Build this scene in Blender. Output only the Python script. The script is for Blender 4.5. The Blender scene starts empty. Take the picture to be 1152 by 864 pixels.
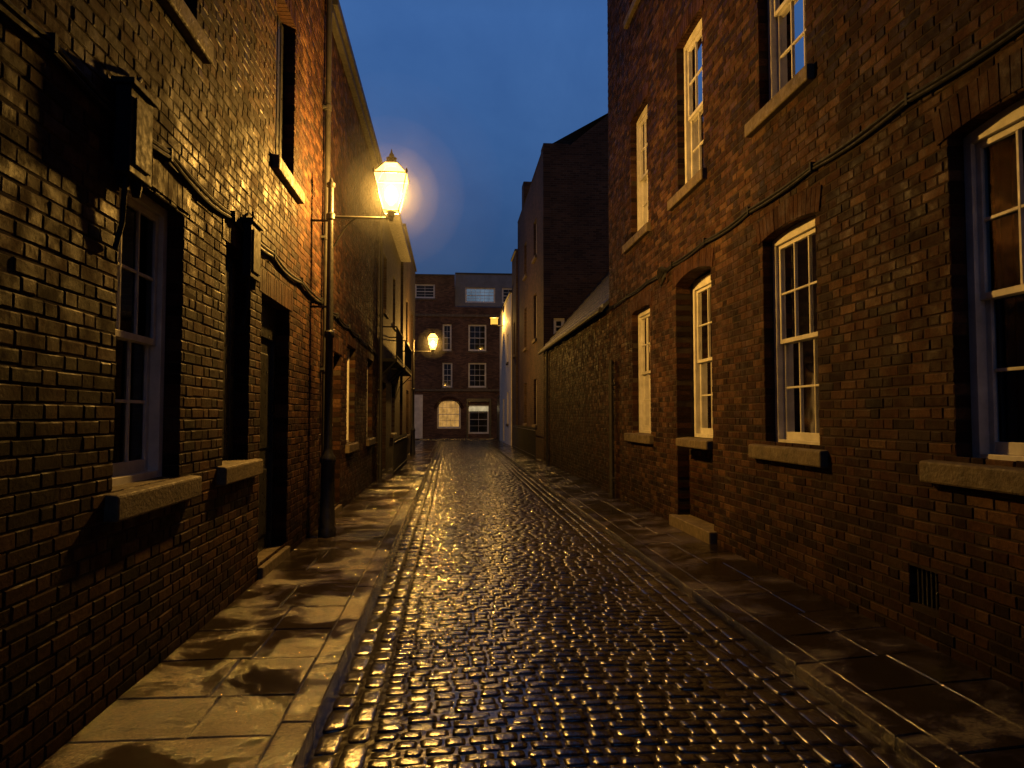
import bpy, math, random
import numpy as np
from mathutils import Matrix, Vector
random.seed(7); rng=np.random.default_rng(5)
scene=bpy.context.scene
scene.view_settings.view_transform='Standard'
scene.view_settings.look='None'
scene.view_settings.exposure=0

# ------------------------------------------------------------ materials
def newmat(name):
    m=bpy.data.materials.new(name); m.use_nodes=True
    nt=m.node_tree; nt.nodes.clear()
    out=nt.nodes.new('ShaderNodeOutputMaterial')
    return m,nt,out
def N(nt,t,**kw):
    n=nt.nodes.new(t)
    for k,v in kw.items():
        if k in n.inputs: n.inputs[k].default_value=v
        else: setattr(n,k,v)
    return n
def ramp(nt,stops,fac=None):
    r=nt.nodes.new('ShaderNodeValToRGB'); e=r.color_ramp.elements
    e[0].position,e[0].color=stops[0][0],(*stops[0][1],1)
    e[1].position,e[1].color=stops[-1][0],(*stops[-1][1],1)
    for p,c in stops[1:-1]:
        x=e.new(p); x.color=(*c,1)
    if fac is not None: nt.links.new(fac,r.inputs[0])
    return r
def g(v): return (v,v,v)
def mul(nt,a,b,fac=1.0,mode='MULTIPLY'):
    m=nt.nodes.new('ShaderNodeMix'); m.data_type='RGBA'; m.blend_type=mode
    m.inputs[0].default_value=fac
    nt.links.new(a,m.inputs[6]); nt.links.new(b,m.inputs[7]); return m.outputs[2]
def noise(nt,scale,detail=5,rough=.6,vec=None,dist=0):
    n=N(nt,'ShaderNodeTexNoise'); n.inputs['Scale'].default_value=scale
    n.inputs['Detail'].default_value=detail; n.inputs['Roughness'].default_value=rough
    n.inputs['Distortion'].default_value=dist
    if vec is None:
        tc=nt.nodes.new('ShaderNodeNewGeometry'); vec=tc.outputs['Position']
    nt.links.new(vec,n.inputs['Vector']); return n.outputs['Fac']
def bump(nt,h,strength,dist,prev=None):
    b=N(nt,'ShaderNodeBump'); b.inputs['Strength'].default_value=strength; b.inputs['Distance'].default_value=dist
    nt.links.new(h,b.inputs['Height'])
    if prev is not None: nt.links.new(prev,b.inputs['Normal'])
    return b.outputs['Normal']
def principled(nt,out,color=None,rough=.5,metal=0,normal=None,roughsock=None,spec=.5):
    p=nt.nodes.new('ShaderNodeBsdfPrincipled')
    if isinstance(color,tuple): p.inputs['Base Color'].default_value=(*color,1)
    elif color is not None: nt.links.new(color,p.inputs['Base Color'])
    p.inputs['Roughness'].default_value=rough; p.inputs['Metallic'].default_value=metal
    p.inputs['Specular IOR Level'].default_value=spec
    if roughsock is not None: nt.links.new(roughsock,p.inputs['Roughness'])
    if normal is not None: nt.links.new(normal,p.inputs['Normal'])
    nt.links.new(p.outputs[0],out.inputs[0]); return p
def attr(nt):
    a=nt.nodes.new('ShaderNodeAttribute'); a.attribute_name='rnd'; return a.outputs['Fac']
def grime(nt):
    geo=nt.nodes.new('ShaderNodeNewGeometry'); sp=nt.nodes.new('ShaderNodeSeparateXYZ'); nt.links.new(geo.outputs['Position'],sp.inputs[0])
    ad=nt.nodes.new('ShaderNodeMath'); ad.operation='MULTIPLY_ADD'; nt.links.new(noise(nt,1.2,4,.6),ad.inputs[0]); ad.inputs[1].default_value=.9; nt.links.new(sp.outputs[2],ad.inputs[2])
    dv=nt.nodes.new('ShaderNodeMath'); dv.operation='MULTIPLY'; nt.links.new(ad.outputs[0],dv.inputs[0]); dv.inputs[1].default_value=.4
    return ramp(nt,[(.1,g(.45)),(.6,g(1.0))],dv.outputs[0]).outputs[0]

def mat_brick():
    m,nt,o=newmat('brick')
    c=ramp(nt,[(0,(.014,.008,.006)),(.2,(.030,.0145,.010)),(.45,(.050,.024,.0145)),(.7,(.064,.032,.018)),(.9,(.090,.052,.030)),(1,(.020,.013,.010))],attr(nt)).outputs[0]
    big=ramp(nt,[(.32,(.40,.36,.37)),(.66,(1.12,1.04,.97))],noise(nt,1.0,6,.7)).outputs[0]
    fine=ramp(nt,[(.3,g(.5)),(.65,g(1.15))],noise(nt,38,4,.7)).outputs[0]
    col=mul(nt,mul(nt,mul(nt,c,big),fine),grime(nt))
    rs=ramp(nt,[(.32,g(.48)),(.60,g(.92))],noise(nt,6,5,.65)).outputs[0]
    n1=bump(nt,noise(nt,32,6,.70),.52,.008)
    principled(nt,o,col,normal=n1,roughsock=rs,spec=.08); return m
def mat_mortar():
    m,nt,o=newmat('mortar')
    c=ramp(nt,[(.3,(.020,.015,.012)),(.7,(.052,.040,.030))],noise(nt,3,6,.7)).outputs[0]
    principled(nt,o,mul(nt,c,grime(nt)),.95,normal=bump(nt,noise(nt,90,3,.7),.5,.004),spec=.03); return m
def mat_brickfar(name,axis,tint=(1,1,1)):
    m,nt,o=newmat(name)
    geo=nt.nodes.new('ShaderNodeNewGeometry'); sp=nt.nodes.new('ShaderNodeSeparateXYZ'); cb=nt.nodes.new('ShaderNodeCombineXYZ')
    nt.links.new(geo.outputs['Position'],sp.inputs[0])
    nt.links.new(sp.outputs[axis],cb.inputs[0]); nt.links.new(sp.outputs[2],cb.inputs[1])
    b=nt.nodes.new('ShaderNodeTexBrick'); nt.links.new(cb.outputs[0],b.inputs['Vector'])
    b.inputs['Scale'].default_value=1; b.inputs['Brick Width'].default_value=.225; b.inputs['Row Height'].default_value=.075
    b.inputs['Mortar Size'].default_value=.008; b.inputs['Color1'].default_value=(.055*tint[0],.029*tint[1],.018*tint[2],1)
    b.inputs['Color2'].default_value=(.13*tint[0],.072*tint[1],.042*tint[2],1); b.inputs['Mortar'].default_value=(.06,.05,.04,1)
    big=ramp(nt,[(.3,g(.45)),(.7,g(1.1))],noise(nt,.6,6,.65)).outputs[0]
    col=mul(nt,b.outputs[0],big)
    inv=N(nt,'ShaderNodeInvert'); nt.links.new(b.outputs['Fac'],inv.inputs['Color'])
    n1=bump(nt,inv.outputs[0],.7,.008)
    principled(nt,o,col,.8,normal=n1,spec=.2); return m
def mat_noise(name,c0,c1,scale=6,rough=(.5,.8),bs=.4,bd=.01,bscale=40,metal=0,spec=.5):
    m,nt,o=newmat(name)
    c=ramp(nt,[(.3,c0),(.7,c1)],noise(nt,scale,5,.65)).outputs[0]
    rs=ramp(nt,[(.35,g(rough[0])),(.65,g(rough[1]))],noise(nt,scale*2.3,3,.6)).outputs[0]
    principled(nt,o,c,normal=bump(nt,noise(nt,bscale,4,.65),bs,bd),roughsock=rs,metal=metal,spec=spec); return m
def mat_sett():
    m,nt,o=newmat('wet_sett')
    c=ramp(nt,[(0,(.013,.010,.008)),(.5,(.028,.022,.016)),(1,(.050,.039,.027))],attr(nt)).outputs[0]
    fine=ramp(nt,[(.3,g(.5)),(.7,g(1.2))],noise(nt,45,4,.7)).outputs[0]
    big=noise(nt,1.1,4,.6)
    col=mul(nt,c,fine)
    r1=ramp(nt,[(.35,g(.09)),(.65,g(.22))],big).outputs[0]
    r2=ramp(nt,[(.3,g(.75)),(.7,g(1.35))],noise(nt,22,3,.6)).outputs[0]
    rs=mul(nt,r1,r2)
    n1=bump(nt,noise(nt,24,5,.62),.55,.008)
    principled(nt,o,col,normal=n1,roughsock=rs,spec=1.0); return m
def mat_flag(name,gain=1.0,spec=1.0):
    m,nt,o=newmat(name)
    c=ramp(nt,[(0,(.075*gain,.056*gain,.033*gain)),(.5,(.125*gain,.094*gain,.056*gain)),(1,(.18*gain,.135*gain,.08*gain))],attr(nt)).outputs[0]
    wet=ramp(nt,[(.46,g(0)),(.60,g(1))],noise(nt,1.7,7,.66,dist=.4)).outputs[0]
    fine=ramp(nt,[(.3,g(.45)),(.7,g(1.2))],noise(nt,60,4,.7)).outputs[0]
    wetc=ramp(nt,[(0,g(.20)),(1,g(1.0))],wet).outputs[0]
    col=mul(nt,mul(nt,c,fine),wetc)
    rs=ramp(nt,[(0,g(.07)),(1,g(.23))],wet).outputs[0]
    hm=nt.nodes.new('ShaderNodeMath'); hm.operation='MULTIPLY'
    nt.links.new(noise(nt,62,5,.74),hm.inputs[0]); nt.links.new(wetc,hm.inputs[1])
    n0=bump(nt,noise(nt,5,2,.5),.25,.02)
    n1=bump(nt,hm.outputs[0],1.0,.010,n0)
    principled(nt,o,col,normal=n1,roughsock=rs,spec=spec); return m
def mat_glass(name='window_glass',ior=1.45):
    m,nt,o=newmat(name)
    t=N(nt,'ShaderNodeBsdfTransparent'); t.inputs[0].default_value=(.8,.82,.8,1)
    gl=N(nt,'ShaderNodeBsdfGlossy'); gl.inputs['Roughness'].default_value=.04
    nt.links.new(bump(nt,noise(nt,4,1,.5),.06,.02),gl.inputs['Normal'])
    lw=N(nt,'ShaderNodeFresnel'); lw.inputs[0].default_value=ior
    mx=N(nt,'ShaderNodeMixShader'); nt.links.new(lw.outputs[0],mx.inputs[0]); nt.links.new(t.outputs[0],mx.inputs[1]); nt.links.new(gl.outputs[0],mx.inputs[2])
    nt.links.new(mx.outputs[0],o.inputs[0]); return m
def nosample(m):
    try: m.cycles.emission_sampling='NONE'
    except Exception: pass
    return m
def mat_lampglass(name='lamp_glass',s=22,f=.2,c=(1,.50,.07)):
    m,nt,o=newmat(name)
    t=N(nt,'ShaderNodeBsdfTransparent'); t.inputs[0].default_value=(1,.96,.88,1)
    e=N(nt,'ShaderNodeEmission'); e.inputs[0].default_value=(*c,1); e.inputs[1].default_value=s
    mx=N(nt,'ShaderNodeMixShader'); mx.inputs[0].default_value=f
    nt.links.new(t.outputs[0],mx.inputs[1]); nt.links.new(e.outputs[0],mx.inputs[2]); nt.links.new(mx.outputs[0],o.inputs[0]); return nosample(m)
def mat_emit(name,c,s,nscale=3):
    m,nt,o=newmat(name)
    e=N(nt,'ShaderNodeEmission'); e.inputs[1].default_value=s
    r=ramp(nt,[(.3,tuple(x*.45 for x in c)),(.7,c)],noise(nt,nscale,4,.6)); nt.links.new(r.outputs[0],e.inputs[0])
    nt.links.new(e.outputs[0],o.inputs[0]); return nosample(m)
def mat_halo(d):  # scattering volume added to imitate lens bloom around a lantern
    m,nt,o=newmat('lamp_halo'); v=nt.nodes.new('ShaderNodeVolumeScatter'); v.inputs['Density'].default_value=d; v.inputs['Color'].default_value=(1,1,1,1)
    nt.links.new(v.outputs[0],o.inputs['Volume']); return m

M=dict(brick=mat_brick(),mortar=mat_mortar(),
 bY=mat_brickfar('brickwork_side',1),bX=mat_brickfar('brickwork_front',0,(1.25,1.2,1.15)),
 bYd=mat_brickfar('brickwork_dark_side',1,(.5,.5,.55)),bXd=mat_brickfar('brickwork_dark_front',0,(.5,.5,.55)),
 stone=mat_noise('sandstone',(.05,.038,.024),(.125,.096,.06),7,(.55,.9),.7,.012,spec=.3),
 paint=mat_noise('white_paint',(.36,.345,.315),(.60,.58,.54),5,(.4,.6),.15,.003,spec=.3),
 iron=mat_noise('black_iron',(.012,.012,.013),(.03,.028,.026),12,(.35,.6),.2,.003,spec=.35),
 box=mat_noise('black_plastic_box',(.008,.008,.009),(.018,.017,.016),10,(.6,.85),.2,.003,spec=.15),
 door=mat_noise('black_door_paint',(.010,.010,.012),(.02,.019,.018),6,(.25,.45),.15,.003),
 dark=mat_noise('unlit_room_panel',(.006,.006,.007),(.02,.018,.016),2,(.8,.9)),  # near-black panel behind glass; the unlit room's darkness is in its colour
 curtain=mat_noise('net_curtain',(.030,.028,.027),(.065,.061,.056),4,(.8,.9)),
 blind=mat_noise('lamp_catching_blind',(.12,.105,.08),(.17,.155,.12),4,(.8,.9)),  # pale blind added so lamplight brightens the panes of one window
 asphalt=mat_noise('wet_asphalt',(.02,.02,.021),(.045,.043,.04),2,(.15,.5),.5,.006,90),
 joint=mat_noise('wet_joint_sand',(.007,.006,.005),(.018,.015,.012),9,(.08,.22),.35,.006,30,spec=.9),
 slate=mat_noise('roof_slate',(.02,.021,.024),(.05,.05,.054),8,(.4,.7),.5,.01,20,spec=.3),
 render=mat_noise('cream_render',(.5,.46,.36),(.68,.63,.5),3,(.6,.8),.3,.008),
 clad=mat_noise('grey_cladding',(.07,.075,.085),(.12,.125,.14),2,(.4,.6)),
 lead=mat_noise('lead_pipe',(.018,.017,.016),(.036,.033,.030),8,(.45,.7),.2,.004,spec=.3),
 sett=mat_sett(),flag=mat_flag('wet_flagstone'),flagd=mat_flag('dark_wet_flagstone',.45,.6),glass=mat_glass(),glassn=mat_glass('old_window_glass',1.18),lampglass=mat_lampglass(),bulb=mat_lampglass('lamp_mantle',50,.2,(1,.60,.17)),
 warm=mat_emit('lit_room',(1,.50,.12),.75),pale=mat_emit('lit_shop_blind',(1,.78,.42),.55),cool=mat_emit('lit_office',(.5,.7,1),.3,1.2))
HALO_SHELLS=[(.26,mat_halo(.006)),(.40,mat_halo(.006)),(.62,mat_halo(.0042)),(.95,mat_halo(.0022)),(1.45,mat_halo(.0008))]

# ------------------------------------------------------------ mesh builder
class MB:
    def __init__(s): s.v=[];s.f=[];s.r=[];s.m=[]
    def add(s,vs,fs,r=0.5,mi=0):
        b=len(s.v); s.v+=vs; s.f+=[tuple(b+i for i in f) for f in fs]; s.r+=[r]*len(vs); s.m+=[mi]*len(fs)
    def box(s,P,s0,s1,n0,n1,z0,z1,r=.5,mi=0,inset=0):
        i=inset
        vs=[P(s0,n0,z0),P(s1,n0,z0),P(s1,n0,z1),P(s0,n0,z1),
            P(s0+i,n1,z0+i),P(s1-i,n1,z0+i),P(s1-i,n1,z1-i),P(s0+i,n1,z1-i)]
        s.add(vs,[(0,3,2,1),(4,5,6,7),(0,1,5,4),(1,2,6,5),(2,3,7,6),(3,0,4,7)],r,mi)
    def tube(s,pts,rad,seg=8,mi=0,r=.5,caps=True):
        pts=[Vector(p) for p in pts]; n=len(pts); rads=rad if isinstance(rad,(list,tuple)) else [rad]*n
        rings=[]
        for i,p in enumerate(pts):
            d=(pts[min(i+1,n-1)]-pts[max(i-1,0)]).normalized()
            up=Vector((0,0,1)) if abs(d.z)<.9 else Vector((0,1,0))
            a=d.cross(up).normalized(); b=a.cross(d)
            rings+= [tuple(p+(a*math.cos(t)+b*math.sin(t))*rads[i]) for t in [2*math.pi*k/seg for k in range(seg)]]
        fs=[]
        for i in range(n-1):
            for k in range(seg):
                k2=(k+1)%seg; fs.append((i*seg+k,i*seg+k2,(i+1)*seg+k2,(i+1)*seg+k))
        if caps: fs.append(tuple(range(seg))[::-1]); fs.append(tuple((n-1)*seg+k for k in range(seg)))
        s.add(rings,fs,r,mi)
    def lathe(s,cx,cy,prof,seg=16,mi=0,rot=0):
        vs=[];fs=[]
        for (z,rad) in prof:
            for k in range(seg):
                t=2*math.pi*k/seg+rot; vs.append((cx+rad*math.cos(t),cy+rad*math.sin(t),z))
        for i in range(len(prof)-1):
            for k in range(seg):
                k2=(k+1)%seg; fs.append((i*seg+k,i*seg+k2,(i+1)*seg+k2,(i+1)*seg+k))
        fs.append(tuple(range(seg))[::-1]); fs.append(tuple((len(prof)-1)*seg+k for k in range(seg)))
        s.add(vs,fs,.5,mi)
    def obj(s,name,mats,parent=None,smooth=False,bevel=0,recalc=True):
        me=bpy.data.meshes.new(name); me.from_pydata(s.v,[],s.f)
        for m in mats: me.materials.append(m)
        if len(mats)>1: me.polygons.foreach_set('material_index',s.m)
        a=me.attributes.new('rnd','FLOAT','POINT'); a.data.foreach_set('value',s.r)
        if recalc:
            import bmesh
            bm=bmesh.new(); bm.from_mesh(me); bmesh.ops.recalc_face_normals(bm,faces=bm.faces); bm.to_mesh(me); bm.free()
        if smooth:
            me.polygons.foreach_set('use_smooth',[True]*len(me.polygons))
            try: me.set_sharp_from_angle(angle=math.radians(40))
            except Exception: pass
        me.update()
        o=bpy.data.objects.new(name,me); scene.collection.objects.link(o)
        if bevel:
            b=o.modifiers.new('bevel','BEVEL'); b.width=bevel; b.segments=2; b.limit_method='ANGLE'
        if parent is not None:
            o.parent=parent; o.matrix_parent_inverse=Matrix.Translation(-parent.location)
        return o
def empty(name,loc):
    e=bpy.data.objects.new(name,None); e.location=loc; e.empty_display_size=.3; scene.collection.objects.link(e); return e
def frame(side,W):
    if side=='R': return lambda s,n,z:(W-n,s,z)
    if side=='L': return lambda s,n,z:(W+n,s,z)
    if side=='E': return lambda s,n,z:(s,W-n,z)
WORLDP=lambda x,y,z:(x,y,z)

# ------------------------------------------------------------ walls
def slab(mb,P,s0,s1,z0,z1,ops,n0=-.25,n1=0,grow=.006):
    S=sorted({s0,s1}|{max(s0,o[0]-grow) for o in ops}|{min(s1,o[1]+grow) for o in ops})
    Z=sorted({z0,z1}|{max(z0,o[2]-grow) for o in ops}|{min(z1,o[3]+grow) for o in ops})
    for i in range(len(S)-1):
        run=None
        for j in range(len(Z)-1):
            cs=(S[i]+S[i+1])/2; cz=(Z[j]+Z[j+1])/2
            hole=any(o[0]-grow<cs<o[1]+grow and o[2]-grow<cz<o[3]+grow for o in ops)
            if not hole:
                if run is None: run=Z[j]
            if (hole or j==len(Z)-2) and run is not None:
                mb.box(P,S[i],S[i+1],n0,n1,run,Z[j] if hole else Z[j+1]); run=None
def bricks(mb,P,s0,s1,z0,z1,ops,deep=-.2,nb=0.0):
    H=.075; row=0; z=z0
    while z<z1-.02:
        zt=min(z+H,z1); cz=(z+zt)/2
        iv=[(s0,s1)]
        for o in ops:
            if o[2]<cz<o[3]:
                nv=[]
                for a,b in iv:
                    if o[1]<=a or o[0]>=b: nv.append((a,b)); continue
                    if o[0]>a: nv.append((a,o[0]))
                    if o[1]<b: nv.append((o[1],b))
                iv=nv
        for a,b in iv:
            per=.3375; ph=(row%2)*per/2+ random.uniform(-.016,.016)
            k=math.floor((a-ph)/per)-1; t=ph+k*per
            while t<b:
                for L in (.225,.1125):
                    x0=max(t,a); x1=min(t+L,b); t+=L
                    if x1-x0<.03: continue
                    j=random.gauss(0,.0014)
                    n=nb+.005+max(-.003,min(.004,j))
                    if random.random()<.02: n-=.003
                    r=random.random()
                    if random.random()<.30: r=min(1,r*.3)
                    e0=.0035+random.uniform(-.002,.0025); e1=.0035+random.uniform(-.002,.0025)
                    X0=x0+(e0 if x0>a else 0); X1=x1-(e1 if x1<b else 0)
                    zb=z+.004+random.uniform(-.0025,.0025); zu=zt-.004+random.uniform(-.0025,.0025)
                    bk=nb-.01
                    if (x0==a and a>s0) or (x1==b and b<s1): bk=nb+deep
                    i=.004+random.uniform(0,.005); c=[random.uniform(-.0015,.0015) for _ in range(4)]
                    n_=n-.0045
                    vs=[P(X0,bk,zb),P(X1,bk,zb),P(X1,bk,zu),P(X0,bk,zu),
                        P(X0,n_,zb),P(X1,n_,zb),P(X1,n_,zu),P(X0,n_,zu),
                        P(X0+i,n+c[0],zb+i),P(X1-i,n+c[1],zb+i),P(X1-i,n+c[2],zu-i),P(X0+i,n+c[3],zu-i)]
                    mb.add(vs,[(0,1,5,4),(1,2,6,5),(2,3,7,6),(3,0,4,7),(4,5,9,8),(5,6,10,9),(6,7,11,10),(7,4,8,11),(8,9,10,11)],r)
        z+=H; row+=1
def arch(mb,P,s0,s1,z1,rise,th=.22,deep=-.2,nf=.014,wj=.002):
    w=(s1-s0)/2; R=(w*w+rise*rise)/(2*rise); cz=z1-R; cs=(s0+s1)/2; A=math.asin(min(.999,w/R))+.03
    n=max(6,int(2*A*R/.075))
    for k in range(n):
        a0=-A+2*A*k/n+.004/R; a1=-A+2*A*(k+1)/n-.004/R
        def q(a,r,nn): return P(cs+math.sin(a)*r,nn,cz+math.cos(a)*r)
        j=nf+random.uniform(-wj,wj)
        vs=[q(a0,R,deep),q(a1,R,deep),q(a1,R+th,deep),q(a0,R+th,deep),q(a0,R,j),q(a1,R,j),q(a1,R+th,j),q(a0,R+th,j)]
        mb.add(vs,[(0,3,2,1),(4,5,6,7),(0,1,5,4),(1,2,6,5),(2,3,7,6),(3,0,4,7)],random.uniform(.25,.62))
def sash(par,P,s0,s1,z0,z1,drop=0,n=-.10,cols=3,rows=2,curtain='dark',lit=None,name='window',tilt=0,glass='glass'):
    fr=MB(); fw=.065
    b=lambda a0,a1,n0,n1,c0,c1: fr.box(P,a0,a1,n0,n1,c0,c1)
    b(s0,s0+fw,n-.11,n,z0,z1); b(s1-fw,s1,n-.11,n,z0,z1)
    b(s0+fw,s1-fw,n-.11,n-.002,z0,z0+.05); b(s0+fw,s1-fw,n-.11,n-.002,z1-.06-drop,z1)
    i0,i1=s0+fw,s1-fw; zb,zt=z0+.05,z1-.06-drop; zm=(zb+zt)/2
    for (c0,c1,nf) in ((zm-.02,zt,n-.03),(zb,zm+.02,n-.065)):
        st=.042; nb=nf-.033
        b(i0,i0+st,nb,nf,c0,c1); b(i1-st,i1,nb,nf,c0,c1)
        bl=.075 if c0==zb else st
        b(i0+st,i1-st,nb,nf-.001,c0,c0+bl); b(i0+st,i1-st,nb,nf-.001,c1-st,c1)
        for k in range(1,cols):
            x=i0+st+(i1-i0-2*st)*k/cols; b(x-.010,x+.010,nb+.003,nf-.004,c0+bl,c1-st)
        for k in range(1,rows):
            z=c0+bl+(c1-st-c0-bl)*k/rows; b(i0+st,i1-st,nb+.005,nf-.006,z-.010,z+.010)
    fr.obj(name+'_sash_frame',[M['paint']],par,bevel=.003)
    gl=MB()
    for (c0,c1,nn) in ((zm,zt,n-.050),(zb,zm,n-.085)):
        gl.add([P(i0,nn-tilt,c0),P(i1,nn,c0),P(i1,nn,c1),P(i0,nn-tilt,c1)],[(0,1,2,3)])
    gl.obj(name+'_glass',[M[glass]],par,recalc=False)
    it=MB()
    if curtain=='dark' or lit:
        nn=n-.35
        it.box(P,s0-.1,s1+.1,nn-.05,nn,z0-.1,z1+.1)
    else:
        nn=n-.20; K=60; vs=[];fs=[]
        for k in range(K+1):
            x=s0+(s1-s0)*k/K; d=nn+.016*math.sin(k*1.15+.5*math.sin(k*.3))+.012*math.sin(k*.41+1)
            vs+=[P(x,d,z0),P(x,d,z1)]
        for k in range(K): fs.append((2*k,2*k+2,2*k+3,2*k+1))
        it.add(vs,fs)
    it.obj(name+('_curtain' if curtain!='dark' else '_interior'),[lit or M[curtain]],par,smooth=curtain!='dark',recalc=False)
def sill(par,P,s0,s1,z0,z1,n1=.075,name='window_sill'):
    m=MB(); vs=[P(s0,-.12,z0),P(s1,-.12,z0),P(s1,-.12,z1+.012),P(s0,-.12,z1+.012),P(s0,n1,z0),P(s1,n1,z0),P(s1,n1,z1-.008),P(s0,n1,z1-.008)]
    m.add(vs,[(0,3,2,1),(4,5,6,7),(0,1,5,4),(1,2,6,5),(2,3,7,6),(3,0,4,7)])
    m.obj(name,[M['stone']],par,bevel=.014)
def shell(par,side,W,s0,s1,H,depth,matS,matE,roofmat='lead',z0=0):
    P=frame(side,W); m=MB()
    m.box(P,s0,s0+.25,-depth,-.252,z0,H-.3); m.box(P,s1-.25,s1,-depth,-.252,z0,H-.3)
    m.box(P,s0+.25,s1-.25,-depth,-depth+.25,z0,H-.3)
    m.obj('end_walls',[M[matE]],par)
    m=MB(); m.box(P,s0+.002,s1-.002,-depth+.002,-.254,H-.3,H-.15); m.obj('flat_roof',[M[roofmat]],par)
def coping(par,P,s0,s1,z,th=.10,n1=.07,mat='stone'):
    m=MB(); m.box(P,s0,s1,-.30,n1,z,z+th); m.obj('parapet_coping',[M[mat]],par,bevel=.01)

WR=3.12; WL=-1.78; PZ=.12
PR=frame('R',WR); PL=frame('L',WL)
def near_building(name,side,W,s0,s1,H,wins,extra_ops=(),depth=7,plinth=None):
    P=frame(side,W); e=empty(name,(W,(s0+s1)/2,0))
    ops=[(w['s'][0],w['s'][1],w['z'][0],w['z'][1]) for w in wins]+list(extra_ops)
    m=MB(); slab(m,P,s0,s1,0,H,ops); m.obj('mortar_wall',[M['mortar']],e)
    b=MB(); bricks(b,P,s0,s1,PZ-.02,H,ops)
    for w in wins:
        if w.get('arch'): arch(b,P,w['s'][0],w['s'][1],w['z'][1],w['arch'])
        elif not w.get('plain'):
            n=int((w['s'][1]-w['s'][0]+.2)/.075)
            for k in range(n):
                x=w['s'][0]-.1+k*(w['s'][1]-w['s'][0]+.2)/n; wd=(w['s'][1]-w['s'][0]+.2)/n
                b.box(P,x+.004,x+wd-.004,-.2,.013+random.uniform(-.002,.002),w['z'][1],w['z'][1]+.215,random.uniform(.2,.6),0)
    b.obj('bricks',[M['brick']],e,recalc=True)
    for w in wins:
        if w.get('niche'): continue
        if w.get('door'):
            d=MB(); a0,a1=w['s']; c0,c1=w['z']; nn=-.17
            d.box(P,a0,a0+.07,nn-.06,nn+.03,c0,c1); d.box(P,a1-.07,a1,nn-.06,nn+.03,c0,c1); d.box(P,a0+.07,a1-.07,nn-.06,nn+.028,c1-.35,c1)
            d.box(P,a0+.07,a1-.07,nn-.06,nn-.01,c0,c1-.35)
            wd=(a1-a0-.14)
            for cx in (0,1):
                for (q0,q1) in ((.15,.85),(1.05,c1-c0-.5)):
                    x0=a0+.07+wd*(.1+.45*cx); d.box(P,x0,x0+wd*.35,nn-.012,nn+.002,c0+q0,c0+q1,inset=.015)
            d.obj('door',[M['door']],e,bevel=.003)
            m=MB(); m.box(P,a0+.01,a1-.01,-.3,.05 if side=='L' else .1,PZ-.02,c0); m.obj('door_step',[M['stone']],e,bevel=.012)
            continue
        sash(e,P,w['s'][0],w['s'][1],w['z'][0],w['z'][1],w.get('arch',0),cols=w.get('cols',3),curtain=w.get('curtain','dark'),lit=w.get('lit'),tilt=w.get('tilt',0),glass=w.get('glass','glass')) if not w.get('board') else None
        if w.get('board'):
            d=MB(); d.box(P,w['s'][0],w['s'][1],-.2,-.12,*w['z']);
            for k in range(5):
                x=w['s'][0]+.06+k*(w['s'][1]-w['s'][0]-.12)/5; d.box(P,x,x+.1,-.121,-.105,w['z'][0]+.05,w['z'][1]-.05)
            d.obj('window_shutter',[M['door']],e,bevel=.003)
        s=w.get('sill',(w['s'][0]-.13,w['s'][1]+.15))
        sill(e,P,s[0],s[1],w['z'][0]-.15,w['z'][0]-.003)
    shell(e,side,W,s0,s1,H,depth,'bYd','bXd')
    coping(e,P,s0,s1,H)
    return e,P
R1,P=near_building('brick_townhouse','R',WR,-3,13.85,11,[
 dict(s=(3.12,4.17),z=(1.34,3.42),arch=.045,curtain='curtain',sill=(2.9,4.43),tilt=.05,glass='glassn'),
 dict(s=(5.82,6.86),z=(1.34,3.42),arch=.045,curtain='curtain',sill=(5.68,7.12),glass='glassn'),
 dict(s=(8.30,9.65),z=(.26,3.52),arch=.09,niche=True),
 dict(s=(10.95,12.05),z=(1.33,3.42),arch=.045,curtain='blind',sill=(10.8,12.4)),
 dict(s=(.3,1.3),z=(1.34,3.42),arch=.045),
 dict(s=(3.2,4.2),z=(4.68,6.75),arch=.04),dict(s=(5.92,6.88),z=(4.68,6.75),arch=.04,sill=(5.78,7.1)),
 dict(s=(8.5,9.5),z=(4.68,6.8),arch=.04,sill=(8.38,9.78)),dict(s=(11.0,12.05),z=(4.68,6.8),arch=.04,sill=(10.85,12.45)),
 dict(s=(8.5,9.5),z=(8.7,10.3)),dict(s=(11.2,12.1),z=(8.7,10.3)),
],extra_ops=[(4.37,4.66,.36,.60)])
m=MB(); slab(m,PR,8.28,9.67,.26,1.24,[],-.3,-.17); m.obj('apron_mortar',[M['mortar']],R1)
b=MB(); bricks(b,PR,8.30,9.65,.26,1.22,[],nb=-.17); b.obj('apron_bricks',[M['brick']],R1)
sash(R1,PR,8.31,9.64,1.33,3.5,.08,n=-.24,curtain='dark',name='recessed_window')
sill(R1,PR,8.36,9.55,1.21,1.325,.06,'recessed_sill')
m=MB(); m.box(PR,8.2,9.75,-.28,.10,PZ-.02,.258); m.obj('stone_step',[M['stone']],R1,bevel=.015)
m=MB(); m.box(PR,4.37,4.66,-.2,-.1,.36,.60)
for k in range(6): m.box(PR,4.385+k*.045,4.40+k*.045,-.06,-.03,.36,.60)
m.obj('air_vent',[M['door']],R1)
L1,P=near_building('brick_warehouse','L',WL,-3,9.95,9.6,[
 dict(s=(3.93,4.84),z=(1.22,2.98),sill=(3.84,5.08)),
 dict(s=(5.72,6.42),z=(1.24,3.0),board=True,sill=(5.6,6.68)),
 dict(s=(6.80,7.95),z=(.22,2.78),door=True),
 dict(s=(1.2,2.1),z=(1.22,2.98)),
 dict(s=(7.2,8.05),z=(4.22,6.0),board=True,sill=(7.1,8.32)),dict(s=(4.25,5.0),z=(4.28,6.0),board=True,sill=(4.15,5.15)),
])
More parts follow.
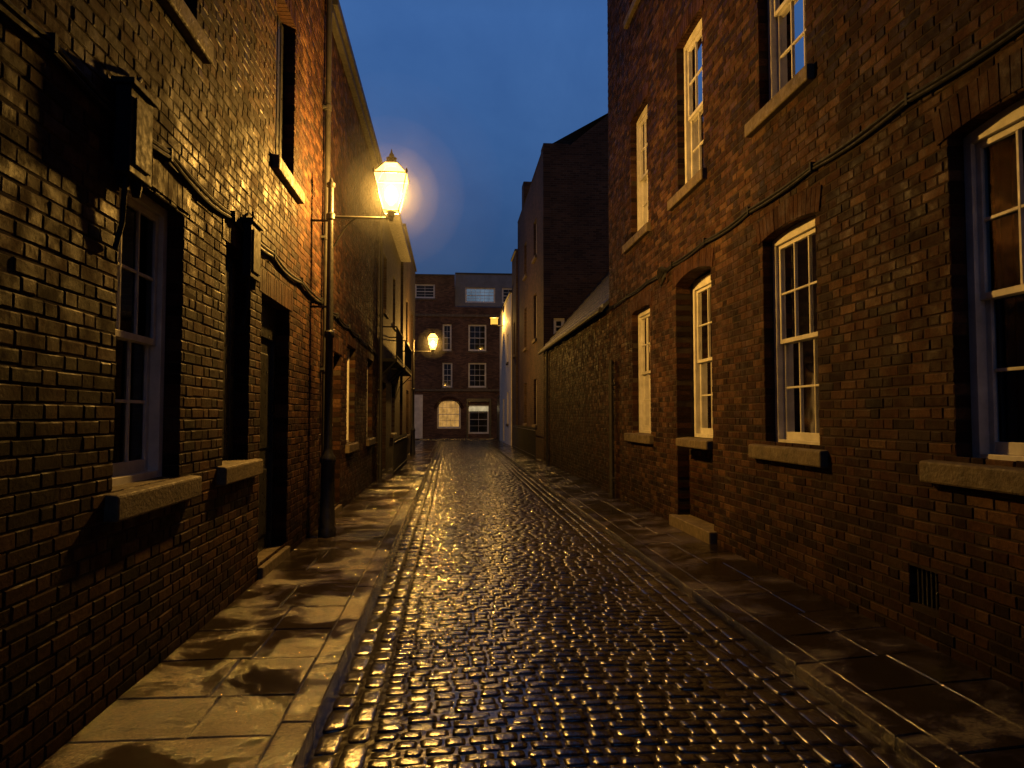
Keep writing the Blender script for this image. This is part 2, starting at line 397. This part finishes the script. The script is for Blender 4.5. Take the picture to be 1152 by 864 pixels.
L2,P=near_building('brick_terrace','L',WL,9.955,17.5,7.7,[
 dict(s=(12.3,13.3),z=(1.14,2.85)),dict(s=(10.9,11.6),z=(.22,2.6),door=True),dict(s=(15.2,16.2),z=(1.14,2.85)),
])
m=MB(); m.box(PL,9.97,17.48,-.2,.16,7.42,7.55); m.box(PL,9.97,17.48,-.2,.10,7.30,7.418); m.obj('cornice',[M['lead']],L2,bevel=.01)
e=empty('outbuilding',(4.3,19,0)); m=MB(); slab(m,PR,13.86,23.98,0,3.72,[]); m.obj('mortar_wall',[M['mortar']],e)
b=MB(); bricks(b,PR,13.86,23.98,PZ-.02,3.72,[]); b.obj('bricks',[M['brick']],e)
m=MB(); m.add([(3.0,13.87,3.73),(3.0,23.97,3.73),(5.6,23.97,6.75),(5.6,13.87,6.75),(3.0,13.87,3.83),(3.0,23.97,3.83),(5.6,23.97,6.85),(5.6,13.87,6.85)],[(0,1,2,3),(4,7,6,5),(0,4,5,1),(1,5,6,2),(2,6,7,3),(3,7,4,0)])
for k in range(16):
    t=k/16; x=3.0+2.6*t; z=3.84+3.02*t; m.box(WORLDP,x,x+.17,13.9,23.94,z,z+.025)
m.obj('slate_roof',[M['slate']],e)
m=MB(); m.tube([(2.96,13.9,3.74),(2.96,23.9,3.74)],.05); m.obj('gutter',[M['lead']],e)

# ---- far buildings
def far_building(name,side,W,s0,s1,H,wins,depth,wallmat,endmat,z0=0,cope=True):
    P=frame(side,W); c=(W,(s0+s1)/2,0) if side!='E' else ((s0+s1)/2,W,0)
    e=empty(name,c); ops=[(w[0],w[1],w[2],w[3]) for w in wins]
    m=MB(); slab(m,P,s0,s1,z0,H,ops); m.obj('wall',[M[wallmat]],e)
    for w in wins:
        o=w[4] if len(w)>4 else {}
        if o.get('door'):
            d=MB(); d.box(P,w[0],w[1],-.2,-.12,w[2],w[3]); d.obj('door',[M['door']],e); continue
        sash(e,P,w[0],w[1],w[2],w[3],cols=o.get('cols',2),lit=o.get('lit'))
        if o.get('sill',True): sill(e,P,w[0]-.1,w[1]+.1,w[2]-.13,w[2]-.003)
    shell(e,side,W,s0,s1,H,depth,endmat,endmat,z0=z0)
    if cope: coping(e,P,s0,s1,H,mat='lead')
    return e,P
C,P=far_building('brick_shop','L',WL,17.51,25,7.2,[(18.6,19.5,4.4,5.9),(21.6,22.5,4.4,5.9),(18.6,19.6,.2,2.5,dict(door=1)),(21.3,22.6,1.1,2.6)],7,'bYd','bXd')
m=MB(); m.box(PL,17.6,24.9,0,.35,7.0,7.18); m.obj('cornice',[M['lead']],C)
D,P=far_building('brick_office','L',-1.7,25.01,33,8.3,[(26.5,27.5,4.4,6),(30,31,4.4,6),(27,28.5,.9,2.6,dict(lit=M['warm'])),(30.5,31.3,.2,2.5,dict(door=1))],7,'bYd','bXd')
e=empty('iron_balcony',(-1.5,20,3)); m=MB()
for y0,y1 in ((17.9,20.3),(21.2,24.6)):
    m.box(PL,y0,y1,.0,.42,2.98,3.06)
    m.tube([(WL+.4,y0,3.85),(WL+.4,y1,3.85)],.02); m.tube([(WL+.4,y0,3.12),(WL+.4,y1,3.12)],.015)
    y=y0
    while y<=y1: m.tube([(WL+.4,y,3.06),(WL+.4,y,3.85)],.01,6); y+=.12
    for y in (y0,y1): m.tube([(WL,y,3.85),(WL+.4,y,3.85)],.018); m.tube([(WL,y,2.6),(WL+.38,y,2.98)],.018)
m.obj('railing',[M['box']],e)
def railing(name,x,y0,y1,h=1.0):
    e=empty(name,(x,(y0+y1)/2,PZ)); m=MB()
    m.tube([(x,y0,PZ+h),(x,y1,PZ+h)],.018); m.tube([(x,y0,PZ+.12),(x,y1,PZ+.12)],.014)
    y=y0
    while y<=y1+.01:
        m.tube([(x,y,PZ-.03),(x,y,PZ+h+.06),(x,y,PZ+h+.12)],[.011,.011,.002],6); y+=.13
    m.obj('bars',[M['iron']],e)
railing('iron_railing',-1.42,17.7,23,.85); railing('iron_railing',2.86,24.2,33,1.0)
R2=empty('gabled_brick_house',(6,28,0)); m=MB()
slab(m,PR,24,33.5,0,10.9,[(26,26.9,4.5,6.2),(29.5,30.4,4.5,6.2),(26,26.9,1.3,3),(29.5,30.4,1.3,3),(26,26.9,7.6,9),(29.5,30.4,7.6,9)])
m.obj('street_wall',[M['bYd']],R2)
m=MB(); P24=frame('E',24.0)
slab(m,P24,3.372,9.6,0,10.3,[(3.47,3.86,4.42,4.98)])
m.add([(3.372,24,10.3),(9.6,24,10.3),(9.6,24,10.5),(6.9,24,12.95),(6.4,24,12.95),(4.05,24,11.0),(3.372,24,10.9),
       (3.372,24.25,10.3),(9.6,24.25,10.3),(9.6,24.25,10.5),(6.9,24.25,12.95),(6.4,24.25,12.95),(4.05,24.25,11.0),(3.372,24.25,10.9)],
      [tuple(range(7)),tuple(range(13,6,-1))]+[(i,(i+1)%7,7+(i+1)%7,7+i) for i in range(7)])
m.obj('gable_wall',[M['bXd']],R2)
sash(R2,P24,3.47,3.86,4.42,4.98,cols=1,rows=1,name='gable_window')
m=MB(); m.box(WORLDP,9.35,9.6,24.25,33.5,0,10.4); m.box(WORLDP,3.38,9.35,33.25,33.5,0,11); m.obj('rear_walls',[M['bXd']],R2)
m=MB()
m.add([(3.1,24.02,10.85),(6.6,24.02,12.9),(6.6,33.5,12.9),(3.1,33.5,10.85),(9.6,24.02,10.5),(9.6,33.5,10.5)],[(0,1,2,3),(1,4,5,2)]); m.obj('slate_roof',[M['slate']],R2)
m=MB(); m.box(WORLDP,3.13,4.03,24.005,24.7,10.905,11.05); m.box(WORLDP,3.2,3.95,31.5,32.3,11,12.2); m.obj('chimney_stack',[M['bXd']],R2)
for a,b2 in ((26,26.9),(29.5,30.4)):
    for c0,c1 in ((4.5,6.2),(1.3,3),(7.6,9)):
        sash(R2,PR,a,b2,c0,c1,cols=2); sill(R2,PR,a-.1,b2+.1,c0-.13,c0-.003)
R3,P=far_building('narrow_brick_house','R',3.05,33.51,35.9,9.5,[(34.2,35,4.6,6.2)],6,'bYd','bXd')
R4,P=far_building('cream_rendered_house','R',3.0,35.91,44.4,7.9,[(37.5,38.4,4.5,6),(37.5,38.4,1.2,2.9),(40.5,41.4,.2,2.6,dict(door=1))],6,'render','render')
e=empty('yard_gate',(2.9,45.6,0)); m=MB(); m.box(frame('R',3.0),44.42,46.6,-.2,0,0,2.9)
for k in range(8): m.box(frame('R',3.0),44.5+k*.26,44.72+k*.26,0,.02,.1,2.7)
m.obj('boards',[M['door']],e)
EW=50
Eb,P=far_building('brick_flats','E',EW,-16,14,9.3,[
 (-.64,-.02,6.2,8.07),(1.17,2.43,6.2,8.07,dict(cols=3)),(-.64,.05,3.62,5.36),(1.17,2.43,3.62,5.36,dict(cols=3)),
 (-3.6,-2.6,6.2,8.07),(-3.6,-2.6,3.62,5.36),(4.6,5.8,6.2,8.07),(4.6,5.8,3.62,5.36),(-6.6,-5.6,6.2,8.07),
 (-.99,.63,.75,2.75,dict(cols=5,lit=M['warm'],sill=False)),(1.18,2.62,.37,2.4,dict(cols=2,sill=False))],10,'bX','bY',cope=False)
m=MB(); P=frame('E',EW); m.box(P,-16,14,.002,.12,3.35,3.5); m.box(P,-16,14,.002,.1,8.6,8.78); m.obj('string_course',[M['stone']],Eb)
b=MB(); arch(b,P,-1.0,.64,2.75,.62,.62,-.09,.006,0); b.obj('arch_spandrel',[M['bX']],Eb)
b=MB(); arch(b,P,-1.0,.64,2.75,.62,.24,-.095,.04); b.obj('window_arch',[M['brick']],Eb)
m=MB(); m.box(P,1.22,2.58,-.13,-.08,1.95,2.3); m.obj('lit_fanlight',[M['pale']],Eb)
m=MB(); m.box(P,1.05,1.17,.0,.1,.05,2.6);m.box(P,2.64,2.78,.0,.1,.05,2.6);m.box(P,1.05,2.78,.0,.13,2.605,2.85); m.obj('shopfront_surround',[M['door']],Eb,bevel=.01)
m=MB(); m.box(P,-2.75,-2.0,0,.12,.05,3.1); m.obj('pilaster',[M['render']],Eb,bevel=.01)
E2,P=far_building('parapet_block','E',50.02,-16,.2,11.5,[(-2.6,-1.2,9.9,10.9)],8,'bX','bY',z0=9.3)
E3,P=far_building('modern_rooftop_storey','E',50.8,.22,14,11.8,[(.95,3.1,9.75,10.85,dict(cols=6,lit=M['cool'],sill=False)),(3.6,5.6,9.75,10.85,dict(cols=5,sill=False))],8,'clad','clad',z0=9.3)

# ------------------------------------------------------------ ground
m=MB(); m.box(WORLDP,-300,300,-300,300,-.3,-.045); m.obj('ground',[M['asphalt']])
m=MB(); m.add([(-30,44.4,-.02),(30,44.4,-.02),(30,50,-.02),(-30,50,-.02)],[(0,1,2,3)]); m.obj('cross_road',[M['asphalt']],recalc=False)
m=MB(); m.box(WORLDP,-16,14,48.8,50,-.04,.08); m.obj('far_pavement',[M['flag']],bevel=.01)
XC=.73
def camber(x): return .035*(1-((x-XC)/1.42)**2)
def und(x,y): return .6*(.004*math.sin(x*3.1+.8*math.sin(y*.9))+.005*math.sin(y*1.9+1.3*math.sin(x*1.7+y*.35))+.003*math.sin(y*4.3+x*2.2))
def setts():
    stones=[]
    y=-3.0; row=0
    while y<46:
        d=.096+rng.uniform(-.013,.013)
        x=-.385
        skew=rng.normal(0,.007)
        while x<1.735:
            w=rng.uniform(.095,.175)
            if 1.735-(x+w)<.08: w=1.735-x
            stones.append((x+w/2,y+d/2+rng.normal(0,.004)+skew*(x-.7),w/2-.0045-rng.uniform(0,.002),d/2-.0045-rng.uniform(0,.002),0)); x+=w
        y+=d; row+=1
    for cx in (-.595,-.455,1.81,1.95,2.085):
        y=-3+rng.uniform(0,.2)
        while y<46:
            L=rng.uniform(.2,.3); stones.append((cx,y+L/2,.061,L/2-.007,1)); y+=L
    vs=[];fs=[];rr=[];base=0
    seg=12
    t=np.arange(seg)*2*np.pi/seg+np.pi/seg
    cx_=np.sign(np.cos(t))*np.abs(np.cos(t))**.36; cy_=np.sign(np.sin(t))*np.abs(np.sin(t))**.36
    rings=[(1.0,-.045),(.985,-.008),(.90,-.0018),(.55,.0004)]
    F=[]
    for i in range(3):
        for k in range(seg):
            k2=(k+1)%seg; F.append((i*seg+k,i*seg+k2,(i+1)*seg+k2,(i+1)*seg+k))
    T=[(3*seg+k,3*seg+(k+1)%seg,4*seg) for k in range(seg)]
    nv=4*seg+1
    for (x,y,a,b,kind) in stones:
        u0=und(x,y); gx=(und(x+.05,y)-u0)/.05; gy=(und(x,y+.05)-u0)/.05
        tx,ty=gx+rng.normal(0,.026),gy+rng.normal(0,.020); h=rng.normal(0,.002)+u0; amp=rng.uniform(.1,1.5)
        z0=camber(x)+h
        wob=1+rng.normal(0,.045,seg)
        pts=np.empty((nv,3))
        for i,(sc,z) in enumerate(rings):
            px=cx_*a-np.sign(cx_)*(1-sc)*min(a,b); py=cy_*b-np.sign(cy_)*(1-sc)*min(a,b)
            if i==3: px=cx_*a*.5; py=cy_*b*.5
            px=px*wob; py=py*wob
            pts[i*seg:(i+1)*seg,0]=x+px; pts[i*seg:(i+1)*seg,1]=y+py
            pts[i*seg:(i+1)*seg,2]=z0+(z if i<2 else z*amp)+px*tx+py*ty
        pts[-1]=(x,y,z0+.0015*amp)
        vs.append(pts); rr+= [rng.random()]*nv
        fs+= [tuple(base+q for q in f) for f in F]; fs+=[tuple(base+q for q in f) for f in T]
        base+=nv
    V=np.concatenate(vs)
    me=bpy.data.meshes.new('cobbled_road'); me.from_pydata(V.tolist(),[],fs); me.materials.append(M['sett'])
    a=me.attributes.new('rnd','FLOAT','POINT'); a.data.foreach_set('value',rr)
    me.polygons.foreach_set('use_smooth',[True]*len(me.polygons)); me.update()
    o=bpy.data.objects.new('cobblestones',me); scene.collection.objects.link(o); return o
road=empty('cobbled_road',(XC,20,0))
o=setts(); o.parent=road; o.matrix_parent_inverse=Matrix.Translation(-road.location)
m=MB(); K=14; J=160; vs=[];fs=[]
for j in range(J+1):
    for k in range(K+1):
        x=-.68+2.84*k/K; y=-3+49*j/J; vs.append((x,y,camber(x)+und(x,y)-.0068))
for j in range(J):
    for k in range(K):
        a=j*(K+1)+k; fs.append((a,a+1,a+K+2,a+K+1))
m.add(vs,fs); m.obj('joint_bed',[M['joint']],road,smooth=True,recalc=False)
def pavement(name,xw,xk,kerb_w,side,mat,zk):
    e=empty(name,((xw+xk)/2,20,0)); f=MB()
    y=-3.
    lo,hi=min(xw,xk),max(xw,xk)
    if side=='L': flo,fhi,klo,khi=lo,hi-kerb_w,hi-kerb_w,hi
    else: flo,fhi,klo,khi=lo+kerb_w,hi,lo,lo+kerb_w
    def zat(x): return zk+(PZ-zk)*max(0,min(1,abs(x-xk)/abs(xw-xk)))
    def stone(x0,x1,y0,y1,jit=.003):
        g_=.004; i=.006
        x0+=g_;x1-=g_;y0+=g_;y1-=g_
        q=[(x0,y0),(x1,y0),(x1,y1),(x0,y1)]; c=[(x0+i,y0+i),(x1-i,y0+i),(x1-i,y1-i),(x0+i,y1-i)]
        t=[zat(a)+random.gauss(0,jit) for a,b in q]
        vs=[(a,b,-.1) for a,b in q]+[(a,b,t[k]-.006) for k,(a,b) in enumerate(q)]+[(a,b,t[k]) for k,(a,b) in enumerate(c)]
        f.add(vs,[(0,1,5,4),(1,2,6,5),(2,3,7,6),(3,0,4,7),(4,5,9,8),(5,6,10,9),(6,7,11,10),(7,4,8,11),(8,9,10,11)],random.random())
    while y<44:
        L=random.choice([.5,.6,.6,.75]); w=fhi-flo
        k=random.choice([1,2,2]) if side=='L' else 2
        sp=[flo]+([flo+w*random.uniform(.38,.62)] if k==2 else [])+[fhi]
        for a,b in zip(sp,sp[1:]): stone(a,b,y,y+L)
        y+=L
    y=-3.
    while y<44:
        L=random.uniform(.8,1.1); stone(klo,khi,y,y+L,.002); y+=L
    f.obj('flagstones',[M[mat]],e)
    m=MB(); za,zb=zat(flo)-.012,zat(fhi)-.012
    m.add([(flo,-3,-.04),(fhi,-3,-.04),(fhi,44,-.04),(flo,44,-.04),(flo,-3,za),(fhi,-3,zb),(fhi,44,zb),(flo,44,za)],[(0,3,2,1),(4,5,6,7),(0,1,5,4),(1,2,6,5),(2,3,7,6),(3,0,4,7)])
    m.obj('bedding',[M['joint']],e)
pavement('pavement',WL+.012,-.67,.16,'L','flag',.12)
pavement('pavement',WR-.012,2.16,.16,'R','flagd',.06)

# ------------------------------------------------------------ street lamps
def lantern(par,x,y,z):
    g_=MB(); h0,h1=.095,.20; z0,z1=z+.05,z+.50
    def fr(h,zz): return [(x-h,y-h,zz),(x+h,y-h,zz),(x+h,y+h,zz),(x-h,y+h,zz)]
    A=fr(h0,z0);B=fr(h1,z1)
    g_.add(A+B,[(0,1,5,4),(1,2,6,5),(2,3,7,6),(3,0,4,7)])
    A=fr(h1-.01,z1+.02);B=fr(.075,z1+.17)
    g_.add(A+B,[(0,1,5,4),(1,2,6,5),(2,3,7,6),(3,0,4,7)])
    g_.obj('lantern_glass',[M['lampglass']],par,recalc=False)
    i=MB()
    c0=fr(h0+.004,z0);c1=fr(h1+.004,z1);c2=fr(.08,z1+.17)
    for k in range(4):
        i.tube([c0[k],c1[k]],.007,6); i.tube([c1[k],c1[(k+1)%4]],.010,6); i.tube([c0[k],c0[(k+1)%4]],.009,6); i.tube([c1[k],c2[k]],.007,6); i.tube([c2[k],c2[(k+1)%4]],.010,6)
        i.lathe(c1[k][0],c1[k][1],[(z1,.012),(z1+.03,.018),(z1+.06,.004)],8)
    i.lathe(x,y,[(z-.02,.03),(z,.045),(z+.03,.05),(z+.048,.07)],12)
    i.lathe(x,y,[(z1+.17,.085),(z1+.185,.085),(z1+.22,.06),(z1+.25,.07),(z1+.27,.03),(z1+.29,.035),(z1+.32,.015),(z1+.37,.004)],12)
    i.obj('lantern_frame',[M['iron']],par,smooth=True)
    bm=MB(); bm.lathe(x,y,[(z+.14,.02),(z+.20,.07),(z+.27,.085),(z+.36,.06),(z+.40,.01)],12)
    bm.obj('bulb',[M['bulb']],par,smooth=True)
    import bmesh
    for R_,mm in (HALO_SHELLS if y<20 else HALO_SHELLS[1:3]):  # nested spheres added only for the glow seen round the lamp
        ms=bpy.data.meshes.new('lamp_halo')
        b_=bmesh.new(); bmesh.ops.create_icosphere(b_,subdivisions=4,radius=R_); b_.to_mesh(ms); b_.free(); ms.materials.append(mm)
        mo=bpy.data.objects.new('lamp_halo_shell',ms); mo.location=(x,y,z+.28); scene.collection.objects.link(mo); mo.parent=par; mo.matrix_parent_inverse=Matrix.Translation(-par.location)
def light(par,x,y,z,W,rad=.07):
    l=bpy.data.lights.new('lamp_light','POINT'); l.energy=W; l.color=(1,.54,.11); l.shadow_soft_size=rad
    o=bpy.data.objects.new('lamp_light',l); o.location=(x,y,z); scene.collection.objects.link(o)
    o.parent=par; o.matrix_parent_inverse=Matrix.Translation(-par.location)
def street_lamp(x,y,reach,W,H=4.6):
    e=empty('street_lamp',(x,y,PZ)); m=MB()
    m.lathe(x,y,[(PZ-.01,.11),(PZ+.10,.11),(PZ+.12,.095),(PZ+.9,.085),(PZ+.93,.10),(PZ+.98,.10),(PZ+1.02,.07),(PZ+1.1,.052),(2.6,.048),(2.62,.065),(2.68,.065),(2.70,.046),(H-.5,.040),(H-.48,.058),(H-.42,.058),(H-.40,.038),(H-.08,.035),(H-.06,.055),(H-.02,.055),(H,.03),(H+.05,.012)],16)
    xl=x+reach
    m.tube([(x,y,H-.45),(xl,y,H-.45)],.018)
    pts=[]
    for k in range(11):
        t=k/10; pts.append((x+.03+reach*.45*t,y,H-.85+.4*math.sin(t*math.pi/2)))
    m.tube(pts,.012,6)
    m.lathe(xl,y,[(H-.49,.02),(H-.46,.03),(H-.42,.03)],10)
    m.tube([(WL,y,3.0),(x,y,3.0)],.015); m.tube([(WL,y,4.1),(x,y,4.1)],.015)
    m.obj('post',[M['iron']],e,smooth=True)
    lantern(e,xl,y,H-.42); light(e,xl,y,H-.14,W)
street_lamp(-1.54,9.1,.76,2100)
street_lamp(-1.50,28,.76,1300)
e=empty('wall_lantern',(2.45,41,7)); m=MB(); m.tube([(3.0,41,6.85),(2.45,41,6.85)],.03)
m.box(WORLDP,2.2,2.7,40.8,41.2,7.3,7.36); m.box(WORLDP,2.28,2.62,40.85,41.15,6.86,6.92); m.obj('bracket',[M['iron']],e)
m=MB(); m.box(WORLDP,2.25,2.65,40.83,41.17,6.93,7.29); m.obj('lantern_glass',[mat_lampglass('flood_glass',1.6,.6)],e); light(e,2.45,41,7.1,900)

# ------------------------------------------------------------ pipes, cables, boxes
def pipe(name,P,s,z0,z1,r=.04,n=.07):
    m=MB(); m.tube([P(s,n,z0),P(s,n,z1)],r,10)
    z=z0+.3
    while z<z1: m.tube([P(s,n,z),P(s,n,z+.08)],r+.010,10); m.box(P,s-.06,s+.06,0.004,n,z+.02,z+.05); z+=1.8
    m.obj(name,[M['lead']],smooth=True)
pipe('drainpipe',PL,9.8,PZ,9.5); pipe('drainpipe',PR,13.45,PZ-.02,2.7); pipe('drainpipe',PR,22.6,PZ-.02,3.7); pipe('drainpipe',frame('L',-1.78),17.42,PZ,7.2)
def cable(name,P,s0,s1,zf,r=.014,n=.03,sag=.03,span=1.3,strands=2):
    m=MB()
    for q in range(strands):
        pts=[]; s=s0; K=int((s1-s0)/.12)
        for k in range(K+1):
            s=s0+(s1-s0)*k/K; t=((s-s0)%span)/span
            pts.append(P(s,n+.008*math.sin(s*3+q),zf(s)-sag*4*t*(1-t)*(1+.4*q)-q*.028))
        m.tube(pts,r,7)
    s=s0
    while s<s1: m.box(P,s-.012,s+.012,.005,n+.022,zf(s)-.05,zf(s)+.03); s+=span
    m.obj(name,[M['box']],smooth=True)
cable('cable',PR,-2,24,lambda s:3.80-.004*s,sag=.02)
cable('cable',PL,-2,17,lambda s:3.30-.012*s,sag=.035)
m=MB()
for q in range(5):
    c=Vector(PR(9.95+.05*q,.06,3.66)); pts=[]
    for k in range(15):
        a=k/14*2*math.pi*1.1+q; rr=.07+.035*q/2
        pts.append(tuple(c+Vector((-.02*math.sin(a*2),rr*math.cos(a),rr*1.1*math.sin(a)))))
    m.tube(pts,.008,6)
m.obj('cable_coil',[M['box']],smooth=True)
def wallbox(s,z,w=.30,h=.46,d=.10):
    e=empty('junction_box',PL(s,0,z)); m=MB()
    m.box(PL,s-w/2,s+w/2,.03,d,z-h/2,z+h/2); m.box(PL,s-w/2-.015,s+w/2+.015,.01,d+.02,z+h/2+.002,z+h/2+.035)
    m.box(PL,s-w/2+.04,s+w/2-.04,d+.001,d+.012,z-h/2+.05,z+h/2-.05); m.box(PL,s-.05,s+.05,.005,.03,z-h/2-.05,z+h/2)
    m.obj('enclosure',[M['box']],e,bevel=.012)
    t=MB(); t.tube([PL(s-.07,.06,z-h/2),PL(s-.07,.05,z-h/2-.25),PL(s-.1,.03,z-h/2-.4)],.014); t.tube([PL(s+.05,.06,z+h/2),PL(s+.05,.06,z+h/2+.1),PL(s+.15,.03,z+h/2+.16)],.014)
    t.lathe(*PL(s+.05,.065,0)[:2],[(z-h/2-.08,.02),(z-h/2-.02,.03),(z-h/2,.03)],12)
    t.obj('conduit',[M['box']],e,smooth=True)
wallbox(3.93,3.12,.28,.46,.11); wallbox(6.22,3.02,.30,.46,.10)

# ------------------------------------------------------------ world
w=bpy.data.worlds.new('World'); scene.world=w; w.use_nodes=True; nt=w.node_tree; nt.nodes.clear()
o=nt.nodes.new('ShaderNodeOutputWorld'); tc=nt.nodes.new('ShaderNodeTexCoord')
sp=nt.nodes.new('ShaderNodeSeparateXYZ'); nt.links.new(tc.outputs['Generated'],sp.inputs[0])
r=ramp(nt,[(0,(.030,.056,.12)),(.2,(.031,.075,.18)),(.36,(.037,.103,.275)),(.5,(.040,.115,.32)),(.7,(.012,.035,.10)),(1,(.006,.015,.04))],sp.outputs[2])
nz=noise(nt,2.6,7,.62,vec=tc.outputs['Generated'],dist=.3)
cl=ramp(nt,[(.35,(.80,.83,.86)),(.7,(1.24,1.16,1.08))],nz)
bg=nt.nodes.new('ShaderNodeBackground'); nt.links.new(mul(nt,r.outputs[0],cl.outputs[0]),bg.inputs[0]); bg.inputs[1].default_value=1.1
sk=nt.nodes.new('ShaderNodeTexSky'); sk.sky_type='NISHITA'; sk.sun_disc=False; sk.sun_elevation=math.radians(-4); sk.sun_rotation=math.radians(200)
b2=nt.nodes.new('ShaderNodeBackground'); nt.links.new(sk.outputs[0],b2.inputs[0]); b2.inputs[1].default_value=.05
ad=nt.nodes.new('ShaderNodeAddShader'); nt.links.new(bg.outputs[0],ad.inputs[0]); nt.links.new(b2.outputs[0],ad.inputs[1]); nt.links.new(ad.outputs[0],o.inputs[0])

# ------------------------------------------------------------ camera
cd=bpy.data.cameras.new('camera'); cam=bpy.data.objects.new('camera',cd); scene.collection.objects.link(cam)
cam.location=(0,0,1.62); cam.rotation_euler=(math.radians(90)+math.atan(.045),0,-math.atan(.085))
cd.sensor_width=36; cd.lens=25; cd.clip_end=1000; cd.clip_start=.05
scene.camera=cam
